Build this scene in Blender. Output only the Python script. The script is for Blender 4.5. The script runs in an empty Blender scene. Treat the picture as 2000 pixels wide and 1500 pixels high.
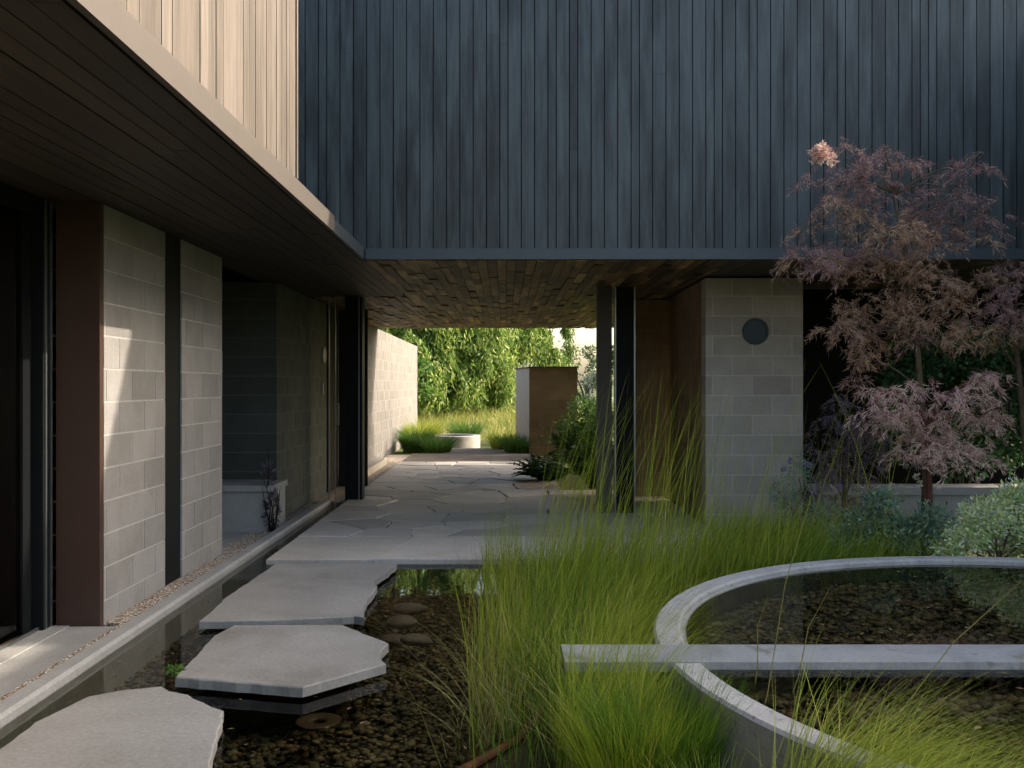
import bpy, math, random
import numpy as np
from mathutils import Vector

# ------------------------------------------------------------------ camera, sky, sun, exposure
sc = bpy.context.scene
col = sc.collection
F, VX, VY, CZ = 1840.0, 987.0, 753.0, 1.40          # focal length and vanishing point in photo pixels, eye height

cam_d = bpy.data.cameras.new("camera")
cam = bpy.data.objects.new("camera", cam_d)
col.objects.link(cam)
cam.location = (0, 0, CZ)
cam.rotation_euler = (math.radians(90), 0, 0)
cam_d.sensor_width = 36.0
cam_d.lens = F / 2000.0 * 36.0
cam_d.shift_x = (1000 - VX) / 2000.0
cam_d.shift_y = (VY - 750) / 2000.0
cam_d.clip_start = 0.05
cam_d.clip_end = 3000
sc.camera = cam

SUN_TO = Vector((1.626, 0.5, 1.0)).normalized()
world = bpy.data.worlds.new("World")
sc.world = world
world.use_nodes = True
wn = world.node_tree
sky = wn.nodes.new("ShaderNodeTexSky")
sky.sky_type = 'NISHITA'
sky.sun_disc = False
sky.sun_elevation = math.asin(SUN_TO.z)
sky.sun_rotation = math.atan2(SUN_TO.x, SUN_TO.y)
sky.air_density = 1.0
sky.dust_density = 4.0
sky.ozone_density = 0.2
wn.links.new(sky.outputs[0], wn.nodes["Background"].inputs[0])
wn.nodes["Background"].inputs[1].default_value = 0.15

sun_d = bpy.data.lights.new("sun", 'SUN')
sun_d.energy = 2.0
sun_d.angle = math.radians(0.6)
sun_d.color = (1.0, 0.87, 0.72)
sun = bpy.data.objects.new("sun", sun_d)
col.objects.link(sun)
sun.location = (20, 6, 14)
sun.rotation_euler = (-SUN_TO).to_track_quat('-Z', 'Y').to_euler()

sc.view_settings.view_transform = 'Standard'
sc.view_settings.look = 'None'
sc.view_settings.exposure = 2.0
sc.view_settings.gamma = 1.0
sc.cycles.max_bounces = 10
sc.cycles.diffuse_bounces = 5
sc.cycles.glossy_bounces = 4
sc.cycles.transparent_max_bounces = 16
sc.cycles.caustics_reflective = False
sc.cycles.caustics_refractive = False
sc.cycles.sample_clamp_indirect = 6.0
sc.cycles.use_denoising = True

random.seed(4)
rng = np.random.default_rng(4)


# ------------------------------------------------------------------ helpers
def G(px, py, z):
    """photo pixel on the horizontal plane of height z"""
    s = (py - VY) / (CZ - z)
    return ((px - VX) / s, F / s, z)


def P(px, py, d):
    """photo pixel at distance d"""
    return Vector(((px - VX) * d / F, d, CZ - (py - VY) * d / F))


class MB:
    def __init__(self):
        self.v, self.f = [], []

    def box(self, x0, x1, y0, y1, z0, z1):
        n = len(self.v)
        self.v += [(x0, y0, z0), (x1, y0, z0), (x1, y1, z0), (x0, y1, z0),
                   (x0, y0, z1), (x1, y0, z1), (x1, y1, z1), (x0, y1, z1)]
        self.f += [tuple(n + i for i in q) for q in
                   ((0, 3, 2, 1), (4, 5, 6, 7), (0, 1, 5, 4), (1, 2, 6, 5), (2, 3, 7, 6), (3, 0, 4, 7))]

    def prism(self, pts, z0, z1, bev=0.0):
        """vertical prism over a counter-clockwise outline, top edge softened by bev"""
        k = len(pts)
        n = len(self.v)
        c = (sum(p[0] for p in pts) / k, sum(p[1] for p in pts) / k)
        self.v += [(p[0], p[1], z0) for p in pts]
        if bev > 0:
            self.v += [(p[0], p[1], z1 - bev) for p in pts]
            ins = []
            for p in pts:
                d = math.hypot(p[0] - c[0], p[1] - c[1]) or 1
                ins.append((p[0] - (p[0] - c[0]) / d * bev, p[1] - (p[1] - c[1]) / d * bev, z1))
            self.v += ins
            rows = 3
        else:
            self.v += [(p[0], p[1], z1) for p in pts]
            rows = 2
        for r in range(rows - 1):
            a, b = n + r * k, n + (r + 1) * k
            self.f += [(a + i, a + (i + 1) % k, b + (i + 1) % k, b + i) for i in range(k)]
        self.f.append(tuple(n + (rows - 1) * k + i for i in range(k)))
        self.f.append(tuple(n + i for i in reversed(range(k))))

    def tube(self, pts, rad, sides=7):
        pts = [Vector(p) for p in pts]
        if not isinstance(rad, (list, tuple)):
            rad = [rad] * len(pts)
        n = len(self.v)
        for i, p in enumerate(pts):
            t = (pts[min(i + 1, len(pts) - 1)] - pts[max(i - 1, 0)]).normalized()
            ref = Vector((0, 0, 1)) if abs(t.z) < .9 else Vector((1, 0, 0))
            a = t.cross(ref).normalized()
            b = t.cross(a)
            for k in range(sides):
                w = 2 * math.pi * k / sides
                self.v.append(tuple(p + (a * math.cos(w) + b * math.sin(w)) * rad[i]))
        for i in range(len(pts) - 1):
            for k in range(sides):
                k2 = (k + 1) % sides
                self.f.append((n + i * sides + k, n + i * sides + k2, n + (i + 1) * sides + k2, n + (i + 1) * sides + k))
        self.f.append(tuple(n + k for k in reversed(range(sides))))
        self.f.append(tuple(n + (len(pts) - 1) * sides + k for k in range(sides)))

    def lathe(self, prof, cx, cy, seg=96, closed=True):
        n = len(self.v)
        k = len(prof)
        for s in range(seg):
            a = 2 * math.pi * s / seg
            for r, z in prof:
                self.v.append((cx + r * math.cos(a), cy + r * math.sin(a), z))
        for s in range(seg):
            s2 = (s + 1) % seg
            for j in range(k if closed else k - 1):
                j2 = (j + 1) % k
                self.f.append((n + s * k + j, n + s2 * k + j, n + s2 * k + j2, n + s * k + j2))

    def build(self, name, mat, parent=None, smooth=False):
        me = bpy.data.meshes.new(name)
        me.from_pydata(self.v, [], self.f)
        me.update()
        return link(name, me, mat, parent, smooth)


def link(name, me, mat, parent=None, smooth=False):
    me.materials.append(mat)
    if smooth:
        me.polygons.foreach_set("use_smooth", [True] * len(me.polygons))
    o = bpy.data.objects.new(name, me)
    col.objects.link(o)
    if parent is not None:
        o.parent = parent
        o.matrix_parent_inverse = parent.matrix_world.inverted() if False else o.matrix_parent_inverse
        inv = Vector(parent.location)
        o.location = -inv
    return o


def thing(name, label, cat, loc=(0, 0, 0), group=None):
    o = bpy.data.objects.new(name, None)
    o.empty_display_size = .2
    col.objects.link(o)
    o.location = loc
    return tag(o, label, cat, group)


def tag(o, label, cat=None, group=None, kind=None):
    o["label"] = label
    if cat:
        o["category"] = cat
    if group:
        o["group"] = group
    if kind:
        o["kind"] = kind
    return o


def np_mesh(name, verts, faces):
    """verts (N,3) and faces (M,k) arrays"""
    me = bpy.data.meshes.new(name)
    verts = np.asarray(verts, np.float32)
    faces = np.asarray(faces, np.int32)
    M, k = faces.shape
    me.vertices.add(len(verts))
    me.vertices.foreach_set("co", verts.ravel())
    me.loops.add(M * k)
    me.loops.foreach_set("vertex_index", faces.ravel())
    me.polygons.add(M)
    me.polygons.foreach_set("loop_start", np.arange(0, M * k, k, dtype=np.int32))
    me.polygons.foreach_set("loop_total", np.full(M, k, np.int32))
    me.update(calc_edges=True)
    me.validate()
    return me


def merge(parts):
    V, Fc, n = [], [], 0
    for v, f in parts:
        V.append(v)
        Fc.append(f + n)
        n += len(v)
    return np.concatenate(V), np.concatenate(Fc)


def blades(roots, L, w, lean, lean_dir, droop=0.0, seg=6, jitter=.25):
    """ribbons: roots (N,3); L lengths; lean sideways travel as a share of L; droop pulls tips down"""
    N = len(roots)
    L = np.broadcast_to(L, N)[:, None]
    w = np.broadcast_to(w, N)[:, None]
    lean = np.broadcast_to(lean, N)[:, None]
    droop = np.broadcast_to(droop, N)[:, None]
    t = np.linspace(0, 1, seg + 1)[None, :]
    dx, dy = np.cos(lean_dir)[:, None], np.sin(lean_dir)[:, None]
    off = L * lean * (t ** 1.8)
    kink = (rng.random((N, 1)) - .5) * jitter * L * t * (1 - t)
    x = roots[:, :1] + dx * off - dy * kink
    y = roots[:, 1:2] + dy * off + dx * kink
    z = roots[:, 2:3] + L * (t * np.sqrt(np.maximum(.15, 1 - .45 * lean ** 2)) - droop * t ** 3)
    a = rng.random((N, 1)) * math.pi
    sx, sy = np.cos(a), np.sin(a) * .6
    hw = .5 * w * (1 - t ** 2.2 * .92)
    pl = np.stack([x - sx * hw, y - sy * hw, z], -1)
    pr = np.stack([x + sx * hw, y + sy * hw, z], -1)
    v = np.stack([pl, pr], 2).reshape(-1, 3)
    base = (np.arange(N) * (seg + 1) * 2)[:, None]
    k = (np.arange(seg) * 2)[None, :]
    q = base + k
    f = np.stack([q, q + 1, q + 3, q + 2], -1).reshape(-1, 4)
    return v, f


def leaves(c, d, L, w, up=None, fold=.25):
    """diamond leaves: base points c (N,3), directions d (N,3)"""
    N = len(c)
    d = d / np.linalg.norm(d, axis=1, keepdims=True)
    r = rng.normal(size=(N, 3)) if up is None else up + rng.normal(size=(N, 3)) * .35
    s = np.cross(d, r)
    s /= np.linalg.norm(s, axis=1, keepdims=True) + 1e-9
    n = np.cross(s, d)
    L = np.broadcast_to(L, N)[:, None]
    w = np.broadcast_to(w, N)[:, None]
    m = c + d * L * .45
    v = np.stack([c, m + s * w * .5 + n * w * fold, c + d * L, m - s * w * .5 + n * w * fold], 1).reshape(-1, 3)
    f = (np.arange(N) * 4)[:, None] + np.array([[0, 1, 2, 3]])
    return v, f


def ellipsoid(n, c, r, shell=.55):
    d = rng.normal(size=(n, 3))
    d /= np.linalg.norm(d, axis=1, keepdims=True)
    k = (shell + (1 - shell) * rng.random((n, 1))) * rng.random((n, 1)) ** .18
    return np.asarray(c) + d * k * np.asarray(r), d


# ------------------------------------------------------------------ materials
class N:
    def __init__(self, name):
        self.m = bpy.data.materials.new(name)
        self.m.use_nodes = True
        self.t = self.m.node_tree
        self.b = self.t.nodes["Principled BSDF"]
        self.out = self.t.nodes["Material Output"]

    def n(self, kind, **kw):
        x = self.t.nodes.new("ShaderNode" + kind)
        for k, v in kw.items():
            setattr(x, k, v)
        return x

    def l(self, a, b):
        self.t.links.new(a, b)

    def setv(self, sock, val):
        if hasattr(val, "is_output") or isinstance(val, bpy.types.NodeSocket):
            self.l(val, sock)
        else:
            sock.default_value = val

    def coords(self, scale=(1, 1, 1)):
        tc = self.n("TexCoord")
        mp = self.n("Mapping")
        mp.inputs["Scale"].default_value = scale
        self.l(tc.outputs["Object"], mp.inputs[0])
        return mp.outputs[0]

    def noise(self, scale, detail=6, rough=.6, stretch=(1, 1, 1), dist=0):
        x = self.n("TexNoise")
        x.inputs["Scale"].default_value = scale
        x.inputs["Detail"].default_value = detail
        x.inputs["Roughness"].default_value = rough
        x.inputs["Distortion"].default_value = dist
        self.l(self.coords(stretch), x.inputs["Vector"])
        return x.outputs["Fac"]

    def ramp(self, fac, stops):
        r = self.n("ValToRGB")
        e = r.color_ramp.elements
        while len(e) < len(stops):
            e.new(.5)
        for el, (p, c) in zip(e, stops):
            el.position = p
            el.color = (*c, 1) if len(c) == 3 else c
        self.l(fac, r.inputs[0])
        return r.outputs[0]

    def mix(self, a, b, fac, mode='MIX'):
        x = self.n("MixRGB", blend_type=mode)
        self.setv(x.inputs[0], fac)
        for s, v in ((x.inputs[1], a), (x.inputs[2], b)):
            if isinstance(v, tuple):
                s.default_value = (*v, 1)
            else:
                self.l(v, s)
        return x.outputs[0]

    def island(self):
        return self.n("NewGeometry").outputs["Random Per Island"]

    def bump(self, h, dist=.005, strength=.5):
        b = self.n("Bump")
        b.inputs["Strength"].default_value = strength
        b.inputs["Distance"].default_value = dist
        self.l(h, b.inputs["Height"])
        self.l(b.outputs[0], self.b.inputs["Normal"])
        return b

    def done(self, color, rough=.6, spec=.5, metal=0.0):
        s = self.b.inputs["Base Color"]
        if isinstance(color, tuple):
            s.default_value = (*color, 1)
        else:
            self.l(color, s)
        self.setv(self.b.inputs["Roughness"], rough)
        self.b.inputs["Specular IOR Level"].default_value = spec
        self.b.inputs["Metallic"].default_value = metal
        return self.m


def board_mat(name, stops, along, rough=.65, spec=.3, grain=.5, blotch=.35):
    m = N(name)
    st = {'z': (40, 40, 1.6), 'y': (40, 1.6, 40), 'x': (1.6, 40, 40)}[along]
    g = m.noise(1.0, 7, .7, st)
    base = m.ramp(m.island(), stops)
    streak = m.ramp(g, [(.25, (1 - grain,) * 3), (.75, (1.0 + .15,) * 3)])
    c = m.mix(base, streak, .85, 'MULTIPLY')
    st2 = {'z': (7, 7, 1.0), 'y': (7, 1.0, 7), 'x': (1.0, 7, 7)}[along]
    b = m.ramp(m.noise(1.0, 5, .65, st2), [(.35, (1 - blotch,) * 3), (.6, (1.05,) * 3)])
    c = m.mix(c, b, 1.0, 'MULTIPLY')
    m.bump(g, .003, .35)
    return m.done(c, rough, spec)


def stone_mat(name, stops, scale=6, rough=.75, bump=.004, spec=.35, island=0.0, fine=60, spots=None):
    m = N(name)
    n1 = m.noise(scale, 8, .62, dist=.4)
    c = m.ramp(n1, stops)
    f = m.noise(fine, 4, .6)
    c = m.mix(c, m.ramp(f, [(.3, (.78,) * 3), (.7, (1.1,) * 3)]), .8, 'MULTIPLY')
    if island:
        c = m.mix(c, m.ramp(m.island(), [(0, (1 - island,) * 3), (1, (1 + island * .5,) * 3)]), 1, 'MULTIPLY')
    if spots:
        v = m.noise(spots[0], 3, .5)
        c = m.mix(c, spots[1], m.ramp(v, [(spots[2], (0,) * 3), (spots[2] + .08, (1,) * 3)]))
    m.bump(m.mix(n1, f, .5), bump, .6)
    return m.done(c, rough, spec)


def leaf_mat(name, stops, trans=.35, rough=.5, big=None):
    m = N(name)
    c = m.ramp(m.island(), stops)
    if big:
        c = m.mix(c, m.ramp(m.noise(big[0], 3, .6), [(.35, big[1]), (.65, big[2])]), .8, 'MULTIPLY')
    m.done(c, rough, .25)
    tr = m.n("BsdfTranslucent")
    m.l(c, tr.inputs[0])
    mx = m.n("MixShader")
    mx.inputs[0].default_value = trans
    m.l(m.b.outputs[0], mx.inputs[1])
    m.l(tr.outputs[0], mx.inputs[2])
    m.l(mx.outputs[0], m.out.inputs[0])
    return m.m


def flat_mat(name, color, rough=.5, metal=0.0, spec=.5, var=.15, scale=8):
    m = N(name)
    c = m.mix(tuple(x * (1 - var) for x in color), tuple(x * (1 + var) for x in color), m.noise(scale, 5))
    return m.done(c, rough, spec, metal)


def water_mat(name, tint, ripple=.004, scale=3.5):
    m = N(name)
    m.t.nodes.remove(m.b)
    b = m.n("Bump")
    b.inputs["Strength"].default_value = .12
    b.inputs["Distance"].default_value = ripple
    m.l(m.noise(scale, 3, .5, (1, 1.6, 1)), b.inputs["Height"])
    fr = m.n("Fresnel")
    fr.inputs[0].default_value = 1.33
    m.l(b.outputs[0], fr.inputs[1])
    gl = m.n("BsdfGlossy")
    gl.inputs["Roughness"].default_value = .015
    m.l(b.outputs[0], gl.inputs["Normal"])
    tr = m.n("BsdfTransparent")
    tr.inputs[0].default_value = (*tint, 1)
    mx = m.n("MixShader")
    m.l(fr.outputs[0], mx.inputs[0])
    m.l(tr.outputs[0], mx.inputs[1])
    m.l(gl.outputs[0], mx.inputs[2])
    m.l(mx.outputs[0], m.out.inputs[0])
    return m.m


def glass_mat(name, tint):
    m = N(name)
    m.t.nodes.remove(m.b)
    fr = m.n("Fresnel")
    fr.inputs[0].default_value = 1.5
    gl = m.n("BsdfGlossy")
    gl.inputs["Roughness"].default_value = .02
    tr = m.n("BsdfTransparent")
    tr.inputs[0].default_value = (*tint, 1)
    mx = m.n("MixShader")
    m.l(fr.outputs[0], mx.inputs[0])
    m.l(tr.outputs[0], mx.inputs[1])
    m.l(gl.outputs[0], mx.inputs[2])
    m.l(mx.outputs[0], m.out.inputs[0])
    return m.m


M = {}
M['dark_boards'] = board_mat("charred_boards", [(0, (.024, .032, .034)), (.05, (.030, .040, .042)), (.10, (.047, .062, .065)), (.8, (.054, .071, .074)), (1, (.061, .079, .082))], "z", .5, .4, .6, .7)
M['light_boards'] = board_mat("pale_boards", [(0, (.122, .101, .082)), (.3, (.143, .119, .097)), (.7, (.162, .136, .112)), (1, (.182, .155, .130))], "z", .7, .25, .5, .3)
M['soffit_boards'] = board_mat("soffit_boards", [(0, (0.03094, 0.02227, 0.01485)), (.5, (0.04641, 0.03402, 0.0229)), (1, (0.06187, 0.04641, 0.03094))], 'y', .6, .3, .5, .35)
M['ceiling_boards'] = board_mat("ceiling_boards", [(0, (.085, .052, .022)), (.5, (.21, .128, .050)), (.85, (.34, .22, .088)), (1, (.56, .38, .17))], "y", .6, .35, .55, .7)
M['pale_fascia'] = flat_mat("pale_fascia", (0.0865, 0.07469, 0.0629), .6, 0, .3, .1)
M['dark_fascia'] = flat_mat("dark_fascia", (0.039, 0.04992, 0.0585), .45, .2, .5, .1)
M['black_metal'] = flat_mat("black_metal", (.007, .008, .009), .5, 0, .08, .1)
M['grey_metal'] = flat_mat("grey_metal", (.20, .21, .21), .35, .8, .5, .1)
M['bronze'] = flat_mat("bronze_metal", (.048, .026, .020), .35, 0.0, .4, .06, 3)
M['timber_floor'] = board_mat("timber_floor", [(0, (.38, .24, .14)), (1, (.58, .38, .24))], "y", .5)
M['pier_block'] = stone_mat("light_block", [(.25, (0.3875, 0.3528, 0.3058)), (.55, (0.4673, 0.4312, 0.3768)), (.8, (0.5243, 0.4872, 0.4369))], 3.5, .85, .003, .25, .14, 90)
M['block'] = stone_mat("grey_block", [(.25, (0.2245, 0.2145, 0.2022)), (.55, (0.2708, 0.2623, 0.2493)), (.8, (0.3038, 0.2963, 0.289))], 3.5, .85, .003, .25, .14, 90)
M['shade_block'] = stone_mat("shade_block", [(.25, (0.04638, 0.05273, 0.04687)), (.55, (0.05592, 0.06448, 0.05775)), (.8, (0.06274, 0.07285, 0.06696))], 3.5, .85, .003, .25, .14, 90)  # grey block darkened, the entrance recess's shade is in the colour
M['sun_block'] = stone_mat("warm_block", [(.25, (0.1523, 0.1411, 0.1254)), (.55, (0.1837, 0.1725, 0.1546)), (.8, (0.2061, 0.1949, 0.1792))], 3.5, .85, .003, .25, .14, 90)
M['mortar'] = stone_mat("mortar", [(.3, (0.3486, 0.3409, 0.3183)), (.7, (0.4092, 0.4016, 0.3789))], 9, .9, .002, .2)
M['pier_mortar'] = stone_mat("pier_mortar", [(.3, (0.5246, 0.5131, 0.479)), (.7, (0.6158, 0.6044, 0.5703))], 9, .9, .002, .2)
M['shade_mortar'] = stone_mat("shade_mortar", [(.3, (0.077, 0.09207, 0.08593)), (.7, (0.0904, 0.1084, 0.1023))], 9, .9, .002, .2)  # mortar darkened along with the recess blocks for the same shade
M['sun_mortar'] = stone_mat("warm_mortar", [(.3, (0.2061, 0.2016, 0.1882)), (.7, (0.2419, 0.2374, 0.224))], 9, .9, .002, .2)
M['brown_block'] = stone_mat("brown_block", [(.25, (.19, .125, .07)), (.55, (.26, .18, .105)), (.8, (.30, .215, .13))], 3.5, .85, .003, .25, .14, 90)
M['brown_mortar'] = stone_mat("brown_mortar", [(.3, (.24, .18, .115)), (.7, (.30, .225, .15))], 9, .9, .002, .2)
M['concrete'] = stone_mat("concrete", [(.3, (0.265, 0.2613, 0.2466)), (.6, (0.3165, 0.3128, 0.2944)), (.8, (0.3459, 0.3386, 0.3238))], 4, .75, .003, .3)
M['rim'] = stone_mat("rim_concrete", [(.3, (0.288, 0.28, 0.256)), (.55, (0.368, 0.356, 0.328)), (.8, (0.424, 0.408, 0.38))], 5, .8, .004, .3, 0, 70, (28, (0.2, 0.192, 0.16), .62))
M['beam'] = stone_mat("beam_concrete", [(.3, (.165, .17, .165)), (.5, (.225, .232, .228)), (.75, (.275, .28, .275))], 4, .7, .004, .35, 0, 60, (9, (.14, .14, .12), .60))
M['slab'] = stone_mat("slab_stone", [(.30, (.185, .172, .15)), (.45, (.255, .242, .215)), (.58, (.29, .277, .25)), (.70, (.32, .305, .275)), (.80, (.275, .235, .185))], 1.6, .75, .005, .3, 0, 45)
M['flag'] = stone_mat("flagstone", [(.2, (0.351, 0.324, 0.2762)), (.45, (0.4704, 0.4253, 0.3578)), (.6, (0.5195, 0.486, 0.4269)), (.72, (0.5897, 0.4455, 0.3139)), (.85, (0.4633, 0.486, 0.4645))], 1.3, .62, .006, .45, .3, 30)
M['joint'] = flat_mat("joint_soil", (.05, .046, .04), .95, 0, .1, .4, 20)
M['soil'] = stone_mat("soil", [(.3, (.045, .035, .024)), (.6, (.075, .06, .04)), (.8, (.10, .085, .055))], 5, .95, .01, .1)
M['path'] = stone_mat("shade_brown_path", [(.3, (.10, .082, .062)), (.6, (.15, .125, .098)), (.8, (.19, .165, .13))], 3, .95, .01, .1)  # brown earth tone stands in for shade on the far floor
M['gravel'] = None


def gravel_mat():
    m = N("gravel_chips")
    v = m.n("TexVoronoi")
    v.inputs["Scale"].default_value = 55
    m.l(m.coords(), v.inputs["Vector"])
    sep = m.n("SeparateColor")
    m.l(v.outputs["Color"], sep.inputs[0])
    c = m.ramp(sep.outputs[0], [(0, (.20, .14, .09)), (.3, (.36, .25, .16)), (.55, (.40, .37, .33)), (.8, (.52, .44, .33)), (1, (.60, .57, .52))])
    m.bump(v.outputs["Distance"], .02, .9)
    return m.done(c, .85, .2)


M['gravel'] = gravel_mat()


def ground_mat():
    m = N("garden_ground")
    c = m.ramp(m.noise(.5, 8, .65), [(.3, (.055, .062, .022)), (.5, (.085, .10, .03)), (.7, (.15, .145, .05))])
    m.bump(m.noise(14, 6, .7), .03, .7)
    return m.done(c, .95, .1)


M['ground'] = ground_mat()
M['bed'] = stone_mat("pool_bed", [(.3, (.02, .018, .010)), (.6, (.04, .034, .018)), (.8, (.055, .045, .025))], 8, .9, .01, .2)


def pebble_mat():
    m = N("pebbles")
    c = m.ramp(m.island(), [(0, (.035, .028, .014)), (.3, (.095, .075, .033)), (.6, (.15, .12, .05)), (.85, (.17, .095, .045)), (1, (.28, .24, .14))])
    c = m.mix(c, m.ramp(m.noise(1.2, 4), [(.35, (.55, .6, .45)), (.65, (1.1, 1.0, .9))]), 1, 'MULTIPLY')
    c = m.mix(c, m.ramp(m.noise(60, 4), [(.3, (.6,) * 3), (.7, (1.15,) * 3)]), 1, 'MULTIPLY')
    return m.done(c, .6, .3)


M['pebble'] = pebble_mat()
M['rock'] = stone_mat("rock", [(.3, (.10, .075, .055)), (.6, (.20, .15, .115)), (.8, (.27, .21, .17))], 7, .7, .01, .35)
M['water'] = water_mat("still_water", (.80, .80, .68), .004, 3.0)
M['reed'] = leaf_mat("reed", [(0, (0.1851, 0.2501, 0.02222)), (.4, (0.3148, 0.3982, 0.02779)), (.75, (0.4629, 0.5093, 0.03705)), (.93, (0.574, 0.5369, 0.06482)), (1, (0.6296, 0.4074, 0.1667))], .4, .5, (2.6, (0.6723, 0.7808, 0.7591), (0.8, 0.8, 0.8)))
M['reed_dark'] = leaf_mat("reed_dark", [(0, (0.07218, 0.1524, 0.01604)), (.5, (0.1364, 0.2486, 0.02085)), (.9, (0.2326, 0.3448, 0.03208)), (1, (0.3849, 0.401, 0.04811))], .4, .5, (2.6, (0.6696, 0.7776, 0.756), (0.8, 0.8, 0.8)))
M['lime_grass'] = leaf_mat("lime_grass", [(0, (0.1525, 0.2069, 0.01525)), (.5, (0.2614, 0.3267, 0.02614)), (.85, (0.3703, 0.4029, 0.04356)), (1, (0.4574, 0.4138, 0.07623))], .45)
M['straw'] = leaf_mat("straw", [(0, (.24, .20, .07)), (.5, (.33, .28, .10)), (1, (.30, .33, .08))], .3)
M['meadow'] = leaf_mat("meadow", [(0, (0.13, 0.182, 0.026)), (.4, (0.247, 0.2795, 0.052)), (.8, (0.39, 0.364, 0.104)), (1, (0.546, 0.468, 0.208))], .4)
M['mauve'] = leaf_mat("mauve_needles", [(0, (0.1442, 0.08705, 0.0905)), (.4, (0.2753, 0.1587, 0.1659)), (.75, (0.4064, 0.2509, 0.2413)), (1, (0.5244, 0.3969, 0.2765))], .35)
M['ochre'] = leaf_mat("bronze_needles", [(0, (0.2113, 0.1283, 0.0875)), (.4, (0.3622, 0.2223, 0.147)), (.75, (0.5131, 0.3277, 0.217)), (1, (0.5736, 0.456, 0.2975))], .35)
M['pink'] = leaf_mat("rose_needles", [(0, (0.3726, 0.2097, 0.1886)), (.4, (0.621, 0.3563, 0.3353)), (.8, (0.736, 0.5659, 0.4821)), (1, (0.736, 0.736, 0.4192))], .35)
M['plum'] = leaf_mat("plum_needles", [(0, (0.0594, 0.0486, 0.0648)), (.5, (0.1215, 0.0972, 0.1296)), (1, (0.2295, 0.1836, 0.2295))], .3)
M['bark'] = stone_mat("bark", [(.3, (.06, .045, .03)), (.6, (.11, .08, .05)), (.8, (.15, .115, .075))], 12, .9, .008, .2)
M['red_bark'] = stone_mat("red_bark", [(.3, (.07, .03, .022)), (.6, (.12, .05, .036)), (.8, (.15, .07, .05))], 12, .9, .006, .2)
M['deep_leaf'] = leaf_mat("deep_green_leaf", [(0, (0.02304, 0.0576, 0.02304)), (.5, (0.04608, 0.1114, 0.04224)), (1, (0.0864, 0.1824, 0.06912))], .25)
M['green_leaf'] = leaf_mat("green_leaf", [(0, (0.042, 0.105, 0.0196)), (.5, (0.084, 0.175, 0.0308)), (1, (0.154, 0.252, 0.049))], .35)
M['blue_leaf'] = leaf_mat("blue_green_leaf", [(0, (0.0936, 0.1768, 0.129)), (.5, (0.1768, 0.2912, 0.1976)), (1, (0.312, 0.416, 0.2704))], .3)
M['pale_leaf'] = leaf_mat("variegated_leaf", [(0, (0.3641, 0.6069, 0.2124)), (.45, (0.7283, 0.8, 0.3339)), (.75, (0.8, 0.8, 0.6069)), (1, (0.8, 0.8, 0.8))], .3)
M['silver_leaf'] = leaf_mat("silver_leaf", [(0, (0.192, 0.228, 0.144)), (.5, (0.324, 0.36, 0.24)), (1, (0.504, 0.516, 0.384))], .3)
M['willow_leaf'] = leaf_mat("willow_leaf", [(0, (0.08736, 0.1747, 0.03145)), (.4, (0.1747, 0.2882, 0.04892)), (.8, (0.3145, 0.4019, 0.08736)), (1, (0.5242, 0.5417, 0.1747))], .4, .5, (.35, (0.8, 0.8, 0.8), (0.8, 0.8, 0.8)))
M['olive_leaf'] = leaf_mat("far_leaf", [(0, (0.07, 0.119, 0.042)), (.5, (0.14, 0.196, 0.077)), (1, (0.266, 0.308, 0.14))], .35)
M['blossom'] = leaf_mat("cream_flower", [(0, (.45, .43, .30)), (1, (.62, .60, .45))], .2)
M['violet'] = leaf_mat("violet_flower", [(0, (.14, .11, .24)), (1, (.27, .22, .38))], .2)
M['litter'] = leaf_mat("fallen_leaf", [(0, (.06, .045, .02)), (.5, (.14, .10, .045)), (1, (.24, .19, .10))], .2)
M['rust'] = stone_mat("rusty_edge", [(.3, (0.055, 0.02475, 0.0099)), (.55, (0.1045, 0.04675, 0.0165)), (.8, (0.154, 0.077, 0.03025))], 9, .95, .012, .1)
M['lamp_glass'] = flat_mat("opal_glass", (.26, .25, .22), .3, 0, .5, .03)
M['brown_dark'] = flat_mat("dark_door", (.030, .027, .024), .8, 0, .08, .2, 3)
M['disc'] = flat_mat("dark_teal_metal", (.012, .028, .034), .35, .3, .5, .1)
M['glass'] = glass_mat("door_glass", (.82, .78, .72))
M['interior'] = flat_mat("interior_timber", (.58, .30, .17), .5, 0, .4, .2, 3)
M['screen'] = glass_mat("screen_glass", (.66, .74, .74))
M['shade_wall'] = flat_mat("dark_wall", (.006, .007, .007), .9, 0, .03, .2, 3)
M['lily'] = flat_mat("brown_lily_leaf", (.06, .035, .012), .5, 0, .4, .5, 14)
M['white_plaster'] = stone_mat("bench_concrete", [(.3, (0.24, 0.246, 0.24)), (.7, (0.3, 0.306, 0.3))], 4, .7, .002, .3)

# ------------------------------------------------------------------ the ground, pool, paving
XW = -2.42                      # plane of the block walls on the left
XK0, XK1 = -2.22, -2.12         # kerb
POOL_X1 = 1.30


def hills(x, y):
    if y > 23:
        return min(.42, (y - 23) * .035) + .08 * math.sin(x * .4) * min(1, (y - 23) / 10)
    return 0


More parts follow.
